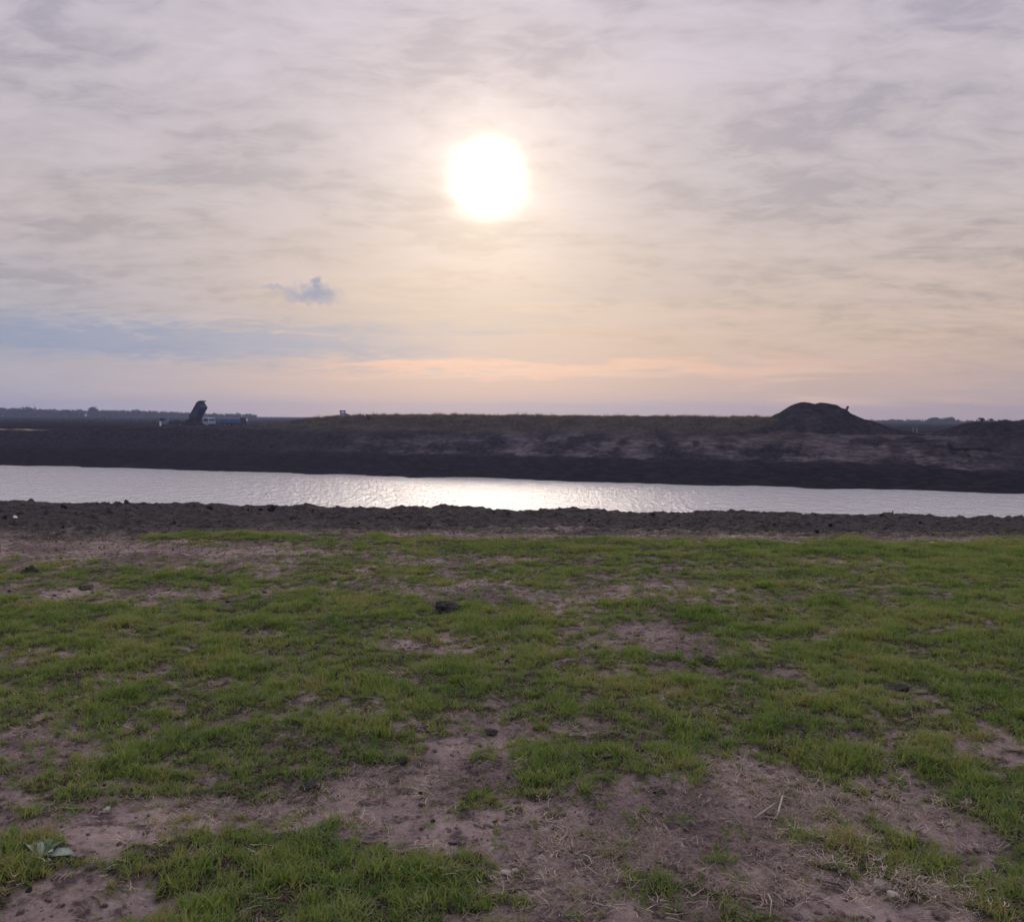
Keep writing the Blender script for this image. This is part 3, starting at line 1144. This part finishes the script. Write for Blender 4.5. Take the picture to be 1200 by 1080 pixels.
tree(105, 486, 476.6, 900, 12, "broad round tree standing above the hazy belt of trees at the left", -2.2, 21)
tree(160, 487, 479.0, 880, 6, "small tree poking above the hazy belt just left of the parked trucks", -2.2, 22)
tree(35, 485, 476.8, 920, 9, "leftmost taller tree in the hazy belt close beside the thin mast", -2.2, 23)
tree(1092, 495, 488.8, 800, 9, "left one of two rounded trees above the hazy wood between the mounds", -2.2, 24)
tree(1112, 495, 488.2, 800, 11, "right one of two rounded trees above the hazy wood between the mounds", -2.2, 25)
ZH = 1.35
tree(1149.5, 495, 489.6, 152, 5.5, "pointed bush at the left end of the right hand earth mound", ZH - .3, 26)
tree(1161, 495, 490.6, 152, 5, "thin stemmed little tree with a flat floating crown on the right hand mound", ZH - .3, 27, True)
tree(1171, 495, 492.0, 152, 3.5, "smallest round bush on top of the right hand earth mound", ZH - .3, 28)
tree(1180, 495, 491.6, 152, 9, "wide low bush on top of the right hand earth mound", ZH - .3, 29)
tree(1199.5, 496, 491.2, 152, 6, "bush cut off by the right edge of the photo on the right hand mound", ZH - .3, 30)

# ------------------------------------------------------------------ vehicles on the plain
M_WHITE = simple("pale_blue_white_paint", (.27, .35, .48), .8, .15, 1.5, spec=.15)
M_DULL = simple("dull_blue_grey_paint", (.13, .17, .25), .8, .2, 1.5, spec=.1)
M_NAVY = simple("dark_blue_paint", (.022, .032, .070), .7, .3, 1.2, spec=.15)
M_BLUE = simple("blue_paint", (.045, .095, .26), .45, .2, 1.2, spec=.4)
M_DARKM = simple("dark_steel", (.020, .020, .023), .7, .3, 2)
M_TYRE = simple("tyre_rubber", (.014, .014, .015), .9, .2, 4)
M_RIM = simple("wheel_rim", (.17, .17, .185), .9, .2, 4)
M_GLASS = simple("cab_window", (.030, .045, .075), .08, .1, 1, spec=.6)
M_ORANGE = simple("brown_orange_paint", (.085, .040, .024), .6, .3, 2)
ZP = -2.05


def wheel(parent, x, y, r=.5, w=.35):
    a = MB()
    a.cyl((x, y - w / 2, r), (x, y + w / 2, r), r, n=20)
    o = a.build("wheel", M_TYRE, parent, True)
    c = MB()
    s = -1 if y < 0 else 1
    c.cyl((x, y + s * w / 2, r), (x, y + s * (w / 2 + .03), r), r * .52, n=14)
    c.build("rim", M_RIM, o)
    return o


def truck(px, D, rz, label, cab_x, cab_l, bed, bed_rot, bed_mat, cab_mat, length, pivot=None, group="trucks parked on the plain across the water"):
    p = at(px, 499, D)
    r = empty("truck", (p.x, p.y, ZP), rz)
    set_props(r, label, "truck", group)
    b = MB()
    x0, x1 = -length / 2, length / 2
    for sy in (-.42, .42):
        b.box(((x0 + x1) / 2, sy, .95), (length, .14, .28))
    for k in range(5):
        b.box((x0 + length * (k + .5) / 5, 0, .95), (.14, .70, .2))
    b.box((x0 + .1, 0, .72), (.12, 2.2, .3))
    b.build("chassis", M_DARKM, r)
    # cab: front face raked, roof lower at the back
    s = 1 if cab_x > 0 else -1
    c = MB()
    xa, xb = cab_x - cab_l / 2, cab_x + cab_l / 2
    fr = xb if s > 0 else xa
    bk = xa if s > 0 else xb
    c.prism([(bk, .62), (fr, .62), (fr + .02 * s, 1.55), (fr - .30 * s, 2.72), (bk + .10 * s, 2.86), (bk, 2.7)], -1.22, 1.22)
    cab = c.build("cab", cab_mat, r)
    for sy in (-1.235, 1.235):
        w = MB()
        w.prism([(bk + .45 * s, 1.66), (fr - .18 * s, 1.66), (fr - .42 * s, 2.5), (bk + .45 * s, 2.5)], sy - .012, sy + .012)
        w.build("window", M_GLASS, cab)
    w = MB()
    w.box((fr - .10 * s, 0, 2.10), (.03, 2.1, .82), (0, -.262 * s, 0))
    w.build("windscreen", M_GLASS, cab)
    for sy in (-1, 1):
        l = MB()
        l.box((fr + .015 * s, sy * .88, .95), (.06, .34, .2), bevel=.02)
        l.build("headlight", M_RIM, cab)
    g = MB()
    g.box((fr + .03 * s, 0, .66), (.16, 2.4, .26), bevel=.04)
    g.build("bumper", M_DARKM, cab)
    for xx in (fr - .75 * s, x0 + length * (.22 if s > 0 else .78), x0 + length * (.22 if s > 0 else .78) + 1.2 * s):
        for sy in (-1.0, 1.0):
            wheel(r, xx, sy)
    if bed:
        b = MB()
        bed(b)
        bo = b.build("tipping_bed" if pivot else "load_box", bed_mat, r)
        if pivot:
            pv = Vector(pivot)
            bo.matrix_local = Matrix.Translation(pv) @ Matrix.Rotation(bed_rot, 4, 'Y')
            h = MB()
            h.cyl((pv.x + 2.5, 0, 1.05), (pv.x + 2.9, 0, 3.1), .12)
            h.cyl((pv.x + 2.9, 0, 3.1), (pv.x + 2.85, 0, 4.6), .08)
            h.build("hydraulic_ram", M_DARKM, r)
    return r


def tub(b):
    # open box: floor, two sides with ribs, front board with a lip over the cab; origin at the rear hinge
    L, W, H = 6.3, 1.22, 1.7
    b.box((L / 2, 0, .1), (L, 2 * W, .16))
    for sy in (-1, 1):
        b.box((L / 2, sy * W, 1.33), (L, .1, 2.28))
        for k in range(6):
            b.box((.35 + k * (L - .7) / 5, sy * (W + .08), 1.3), (.14, .08, 2.15))
        b.box((L / 2, sy * (W + .03), 2.50), (L + .05, .2, .12))
    b.box((L - .05, 0, 1.4), (.12, 2 * W - .12, 2.4))
    b.box((L + .48, 0, 2.26), (1.3, 2 * W, .10), (0, .46, 0))
    b.box((.05, 0, 1.3), (.08, 2 * W - .14, 2.15))


D = 270.0
truck(239, D, rad(-36), "tipper truck with pale cab and its dark bed raised high on the far plain", 2.6, 2.9, tub, rad(-46), M_NAVY, M_WHITE, 8.6, (-4.1, 0, 1.2))


def box_body(b):
    b.box((-.9, 0, 1.75), (6.2, 2.42, 1.15), bevel=.05)
    for k in range(9):
        for sy in (-1, 1):
            b.box((-3.8 + k * .74, sy * 1.235, 1.72), (.10, .06, 1.0))


truck(274, D + 8, rad(4), "low blue lorry parked just right of the raised tipper truck", 3.2, 1.9, box_body, 0, M_BLUE, M_NAVY, 8.2)


def low_load(b):
    b.box((1.2, 0, 1.32), (6.4, 2.3, .34), bevel=.04)
    b.box((4.2, 0, 1.75), (.3, 2.2, .7))
    b.box((.3, 0, 1.7), (1.5, 1.5, .45), bevel=.08)


truck(207, D + 4, rad(3), "dark flatbed truck with pale blue cab at the far left of the three trucks", -3.8, 2.4, low_load, 0, M_DARKM, M_DULL, 9.2)


# excavator behind the big mound: its arm reaches over the slope
def excavator():
    pr = at(993, 476.6, 190)
    bx = pr.x - 3.6
    r = empty("excavator", (bx, pr.y, -1.9))
    set_props(r, "brown excavator arm tip sticking up behind the right slope of the tall mound", "excavator")
    hz_ = pr.z + 1.9
    for sy in (-1, 1):
        t = MB()
        t.prism([(-1.7, .1), (-2.0, .45), (-1.7, .85), (1.7, .85), (2.0, .45), (1.7, .1)], sy * .95 - .25, sy * .95 + .25)
        t.build("track", M_DARKM, r)
    b = MB()
    b.box((-.4, 0, 1.45), (3.2, 2.3, .9), bevel=.12)
    b.build("body", M_ORANGE, r)
    c = MB()
    c.prism([(.1, 1.9), (1.3, 1.9), (1.2, 2.6), (.95, 3.1), (.1, 3.1)], .25, 1.15)
    cb = c.build("cab", M_ORANGE, r)
    w = MB()
    w.box((.65, .235, 2.5), (.8, .02, .7))
    w.build("window", M_GLASS, cb)
    b = MB()
    b.tube([(1.0, -.1, 1.5), (1.9, -.1, 3.2), (2.7, -.1, hz_ - 1.5), (3.3, -.1, hz_ - .7)], [.32, .34, .28, .22], 4)
    b.build("boom", M_ORANGE, r)
    b = MB()
    b.tube([(2.95, -.1, hz_ - 1.6), (3.35, -.1, hz_ - .7), (3.75, -.1, hz_ + .12)], [.18, .30, .24], 4)
    b.build("stick", M_ORANGE, r)
    k = MB()
    k.prism([(2.75, hz_ - 1.5), (3.1, hz_ - 1.6), (3.15, hz_ - 2.3), (2.7, hz_ - 2.5), (2.4, hz_ - 2.1)], -.55, .35)
    k.build("bucket", M_DARKM, r)


excavator()


M_DSOIL = simple("dark_tipped_soil", (.012, .011, .013), 1.0, .4, 2.0, spec=0)


def soil_pile():
    p = at(223, 499, 266)
    n = 60
    xs = np.linspace(-1, 1, n)
    X, Y = np.meshgrid(xs * 5.0, xs * 4.0)
    X, Y = X.ravel(), Y.ravel()
    r_ = np.hypot((X - .7) / 4.4, Y / 3.4) + .10 * fbm(X, Y, 1.5, 4, .6, 66)
    H = 3.3 * np.clip(1 - r_, -.1, 1) ** 1.0 + .16 * fbm(X, Y, .8, 4, .6, 67)
    o = np_mesh("soil_pile", np.stack([X, Y, np.maximum(H, -.3)], 1), grid_quads(n, n), M_DSOIL)
    o.location = (p.x, p.y, ZP - .05)
    set_props(o, "dark pile of tipped soil under the rear of the raised truck bed", "soil pile")


soil_pile()

# small machines and marks on the far side
def site_dumper(px, top, D, hh, label, cabcol):
    p = at(px, top, D)
    z0 = p.z - hh
    r = empty("dumper", (p.x, p.y, z0))
    set_props(r, label, "dumper")
    b = MB()
    b.box((0, 0, hh * .30), (hh * 1.0, hh * .6, hh * .26), bevel=.05)
    b.prism([(hh * .1, hh * .42), (hh * .72, hh * .42), (hh * .62, hh * .60), (hh * .1, hh * .78)], -hh * .24, hh * .24)
    b.build("body", M_RIM, r)
    c = MB()
    for sx in (-.30, .12):
        for sy in (-.25, .25):
            c.cyl((hh * sx, hh * sy, hh * .4), (hh * (sx * .9), hh * sy, hh * .9), hh * .045)
    c.box((-hh * .09, 0, hh * .62), (hh * .36, hh * .46, hh * .34))
    cb = c.build("cab", cabcol, r)
    d = MB()
    d.box((-hh * .09, 0, hh * .95), (hh * .54, hh * .62, hh * .12), bevel=.03)
    d.build("roof", M_DARKM, cb)
    for sx in (-.36, .40):
        for sy in (-.32, .32):
            wheel(r, hh * sx, hh * sy, hh * .18, hh * .12)
    return r


site_dumper(402.5, 481.0, 215, 2.3, "pale machine with a dark roof on the skyline above the middle bank", M_WHITE)


def post(name, px, py_base, py_top, D, wd, mat, label, cat, lean=0.0, group=None, cap=False):
    a, b_ = at(px, py_base, D), at(px, py_top, D)
    h = b_.z - a.z
    r = empty(name, (a.x, a.y, a.z))
    set_props(r, label, cat, group)
    m_ = MB()
    m_.tube([(0, 0, -.3 * h), (lean * h * .5, 0, h * .5), (lean * h, 0, h)], [wd / 2, wd / 2 * .95, wd / 2 * .8], 8)
    m_.build("shaft", mat, r)
    t = MB()
    t.tube([(lean * h, 0, h), (lean * h * 1.02, 0, h * 1.04), (lean * h * 1.03, 0, h * 1.06)], [wd / 2 * .86, wd / 2 * .7, wd * .2], 8)
    t.build("tip", mat, r)
    return r


M_PALE = simple("weathered_pale_wood", (.46, .43, .42), .85, .2, 3)
M_STAKE = simple("dark_wood", (.045, .036, .034), .9, .3, 9)
M_MAST = simple("grey_steel", (.12, .13, .15), .6, .2, 2)


def rock(name, loc, size, mat, label, cat, seed, flat=.7, group=None, sub=3, rough=.10, sides=12):
    R = random.Random(seed)
    bm = bmesh.new()
    bmesh.ops.create_icosphere(bm, subdivisions=sub, radius=1)
    pl = [(Vector((R.gauss(0, 1), R.gauss(0, 1), R.gauss(0, 1))).normalized(), R.uniform(.55, .92)) for _ in range(sides)]
    from mathutils import noise as mn
    so_ = Vector((seed * 3.1, seed * 1.7, seed * .9))
    for v in bm.verts:
        for n_, c_ in pl:
            dd = v.co.dot(n_) - c_
            if dd > 0:
                v.co -= n_ * dd * .8
        v.co *= 1 + rough * mn.fractal(v.co * 2.2 + so_, .8, 2.0, 4) * 1.6
        v.co = Vector((v.co.x * size[0], v.co.y * size[1], v.co.z * size[2] * flat))
    me = bpy.data.meshes.new(name)
    bm.to_mesh(me)
    bm.free()
    me.materials.append(mat)
    me.polygons.foreach_set('use_smooth', np.array([R.random() < 2 for _ in me.polygons]))
    o = bpy.data.objects.new(name, me)
    COL.objects.link(o)
    o.location = loc
    o.rotation_euler = (R.uniform(-.1, .1), R.uniform(-.1, .1), R.uniform(0, 6))
    return set_props(o, label, cat, group)


def gz(px, py, lift=0.0):
    """a spot on the field surface below a photo pixel"""
    z = 0.0
    for _ in range(6):
        p = on_level(px, py, z)
        X, Y = np.array([p.x]), np.array([p.y])
        z = float(ground_h(X, Y)[0])
        if p.y > float(mud_edge(X)[0]) - .3:
            z = max(z, float(mud_h(X, Y)[0]))
    return Vector((p.x, p.y, z + lift))


M_STONE = simple("pale_stone", (.34, .29, .28), .85, .25, 8, bscale=20, bstr=.4, bdist=.02)
M_BSTONE = simple("brown_stone", (.20, .165, .155), .9, .45, 30, bscale=40, bstr=.6, bdist=.01)
M_WSTONE = simple("white_stone", (.62, .58, .56), .8, .12, 6)

# small white marks across the water
p = at(939.5, 510.5, 154)
rock("stone", p, (.42, .42, .42), M_WSTONE, "small white stone low on the tall mound across the water", "stone", 5, .9)
p = at(1058, 562.5, 139)
rock("stone", Vector((p.x, p.y, p.z)), (.42, .40, .75), M_WSTONE, "pointed white stone on the dark shore below the mounds", "stone", 6, 1.0, sides=7)
post("stake", 1095.6, 526.2, 520.3, 143, .19, M_PALE, "pale leaning stake on the far bank between the two mounds", "stake", -.28)
post("marker_post", 1070, 506, 501.2, 200, .28, M_RIM, "left and dimmer of two pale posts in the gap between the mounds", "post", 0, "pale posts in the gap between the mounds")
post("marker_post", 1074.3, 506, 500.8, 200, .40, M_RIM, "right and thicker of two pale posts in the gap between the mounds", "post", 0, "pale posts in the gap between the mounds")
post("marker_post", 188, 498.5, 494.0, 262, .55, M_WSTONE, "short white marker post in front of the dark flatbed truck", "post")
post("mast", 40.5, 486, 473.6, 1000, .5, M_MAST, "thin tall mast rising above the hazy trees at the left", "mast")
post("stake", 1046, 602, 598.6, 16.3, .030, M_STAKE, "short dark stake on the crest of the near mud bank at the right", "stake", .05)
p = at(431, 488.8, 176)
rock("shrub", Vector((p.x + .15, p.y, p.z)), (.55, .5, .75), M_CLOD, "small dark hump on the middle skyline beside a white dot", "shrub", 9, .8)
p = at(427.5, 486.4, 174)
rock("marker_ball", p, (.20, .20, .20), M_WSTONE, "tiny white dot on the middle skyline left of the dark hump", "marker", 10, 1.0)

# ------------------------------------------------------------------ single clods, stones and sticks in the field
CL = [
    (524, 715, .115, .085, .62, "big black clod lying in the grass left of the middle of the field"),
    (36, 673, .085, .08, .6, "dark clod with ragged top in the grass at the left edge"),
    (148, 591.5, .075, .08, .95, "upright dark clod on the crest of the near bank at the left"),
    (318, 598, .115, .09, .75, "rounded dark clod on the crest of the near bank right of the grass strip"),
    (832, 776, .075, .045, .4, "dark crumbly clod at the end of the bare patch right of the middle"),
    (1050, 808, .085, .04, .35, "low dark clod in the grass at the right side of the field"),
    (575, 858, .042, .024, .4, "dark clod on the small bare patch in the middle of the field"),
    (362, 922, .045, .022, .4, "dark clod behind the lower left grass clump"),
    (470, 893, .032, .022, .6, "small dark clod at the right end of the grass tuft on the bare earth"),
    (630, 883, .045, .025, .4, "dark clod half sunk beside the middle grass edge"),
    (770, 928, .045, .022, .35, "flat dark clod below the grass right of the middle"),
    (100, 690, .085, .045, .4, "low grey clod behind the pale bare strip at the left"),
]
for k, (px, py, sx, sz, fl, lb) in enumerate(CL):
    q = gz(px, py)
    rock("clod", q + Vector((0, 0, sz * .22)), (sx, sx * .8, sz), M_CLOD, lb, "clod", 40 + k, fl + .25, "dark clods in the field", 4, .22, 16)
STN = [
    (18, 607, .045, .043, M_WSTONE, "round white stone lying on the near mud bank at the left"),
    (1032, 1043, .036, .026, M_BSTONE, "pale brown stone at the bottom right beside dead stalks"),
    (125, 950, .018, .013, M_STONE, "small pale pebble on bare soil at the lower left"),
    (592, 1023, .022, .011, M_STONE, "flat grey stone on the bare soil at the bottom middle"),
    (1093, 637, .055, .022, M_WSTONE, "white scrap at the far edge of the grass on the right"),
    (1046, 1050, .022, .013, M_STONE, "narrow tan stone lying just right of the bottom right stone"),
    (604, 1020, .014, .009, M_STONE, "smaller flat stone touching the grey stone at the bottom middle"),
]
for k, (px, py, sx, sz, mt, lb) in enumerate(STN):
    q = gz(px, py)
    rock("stone", q + Vector((0, 0, sz * .45)), (sx, sx * .8, sz), mt, lb, "stone", 70 + k, .9, None, 3, .10, 10)

M_TWIG = simple("bleached_twig", (.30, .26, .23), .85, .25, 20)
M_DTWIG = simple("dark_twig", (.060, .046, .042), .9, .3, 20)


def twig(pix, r0, mat, label, lift=.006, arch=0.0):
    q = [gz(px, py, lift) for px, py in pix]
    c = q[0]
    n = len(q)
    pts_ = []
    for i, v in enumerate(q):
        t = i / (n - 1)
        pts_.append(v - c + Vector((0, 0, arch * math.sin(math.pi * t))))
    b = MB()
    b.tube(pts_, [r0 * (1 - .55 * i / (n - 1)) for i in range(n)], 7)
    o = b.build("twig", mat, None, True)
    o.location = c
    return set_props(o, label, "twig", "loose twigs on the bare soil")


twig([(193, 970), (205, 969), (220, 971), (236, 974)], .0032, M_TWIG, "thin pale twig lying flat on the bare soil at the lower left")
twig([(884, 962), (898, 955), (908, 948), (920, 946)], .0050, M_TWIG, "thick bleached twig at the left of the tangle of dead stalks", .012, .015)
twig([(893, 1052), (900, 1056), (904, 1064), (902, 1077)], .0036, M_TWIG, "hooked pale stalk on the soil near the bottom edge at the right", .008, .02)
twig([(910, 962), (913, 955), (917, 940), (927, 938)], .0055, M_TWIG, "short whitish stub standing in the tangle of dead stalks", .010, .02)
twig([(956, 1033), (985, 1042), (1000, 1058)], .0042, M_DTWIG, "dark root curving over the soil left of the bottom right stone", .008, .01)
twig([(590, 1046), (612, 1042), (632, 1041)], .0060, M_DTWIG, "dark stick half buried in soil at the bottom middle", .002)
twig([(108, 1052), (114, 1058), (118, 1066)], .0034, M_DTWIG, "short dark twig at the bottom left", .006, .01)
twig([(683, 1003), (690, 1010), (694, 1018), (700, 1016)], .0030, M_TWIG, "crooked pale twig left of the lower middle grass clump", .008, .015)
twig([(1106, 942), (1135, 946), (1165, 949)], .0055, M_DTWIG, "long dark stick lying on the bare patch at the right", .006, .01)

# grey-green weed with pale leaf undersides
M_WEED = simple("weed_leaf", (.055, .095, .050), .6, .3, 30)
M_WEEDP = simple("pale_leaf_underside", (.21, .25, .21), .7, .25, 60)


def weed():
    c = gz(48, 1002)
    r = empty("weed", c)
    set_props(r, "low weed with broad pale grey green leaves in the grass at the lower left", "weed")
    R = random.Random(4)

    def leaf(ang, ln, wd, rise, droop, twist, mat):
        V, Q = [], []
        n = 9
        for i in range(n):
            t = i / (n - 1)
            rr = ln * t
            z = rise * ln * t - droop * ln * t * t + .012
            w_ = wd * (math.sin(math.pi * min(1, t * .94 + .06)) ** .7) * (1 + .12 * math.sin(t * 19))
            cup = .35 * w_
            for s in (-1, 0, 1):
                ox, oy = rr, s * w_ * math.cos(twist * t)
                oz = z + (cup if s else 0) + s * w_ * math.sin(twist * t)
                V.append((ox * math.cos(ang) - oy * math.sin(ang), ox * math.sin(ang) + oy * math.cos(ang), oz))
        for i in range(n - 1):
            for j in range(2):
                k = i * 3 + j
                Q.append((k, k + 1, k + 4, k + 3))
        o = np_mesh("leaf", np.array(V), np.array(Q), mat)
        md = o.modifiers.new("thickness", 'SOLIDIFY')
        md.thickness = .0012
        o.parent = r
    for a, l, w_, ri, dr, tw, mt in [(.10, .115, .021, .35, .25, .5, M_WEEDP), (2.7, .100, .018, .75, .45, .9, M_WEEDP), (4.4, .095, .018, .6, .9, -.7, M_WEEDP),
                                     (1.6, .080, .018, .9, .5, .3, M_WEED), (5.4, .085, .018, .5, .6, .2, M_WEED), (3.5, .070, .016, .8, .6, .3, M_WEED),
                                     (.75, .085, .018, .8, .4, -.3, M_WEED), (5.9, .060, .015, .9, .3, .2, M_WEEDP), (2.1, .055, .013, 1.1, .4, .2, M_WEEDP)]:
        leaf(a, l, w_, ri, dr, tw, mt)


weed()


# ------------------------------------------------------------------ haze
def build_haze():
    m = bpy.data.materials.new("haze_air")
    m.use_nodes = True
    t = m.node_tree
    t.nodes.clear()
    out = t.nodes.new('ShaderNodeOutputMaterial')
    v = t.nodes.new('ShaderNodeVolumePrincipled')
    v.inputs['Color'].default_value = (.50, .58, 1.0, 1)
    v.inputs['Density'].default_value = .00034
    v.inputs['Anisotropy'].default_value = .6
    t.links.new(v.outputs[0], out.inputs['Volume'])
    b = MB()
    b.box((0, 0, 6), (3700, 3700, 37.2))
    o = b.build("haze", m)
    set_props(o, kind='stuff')


build_haze()
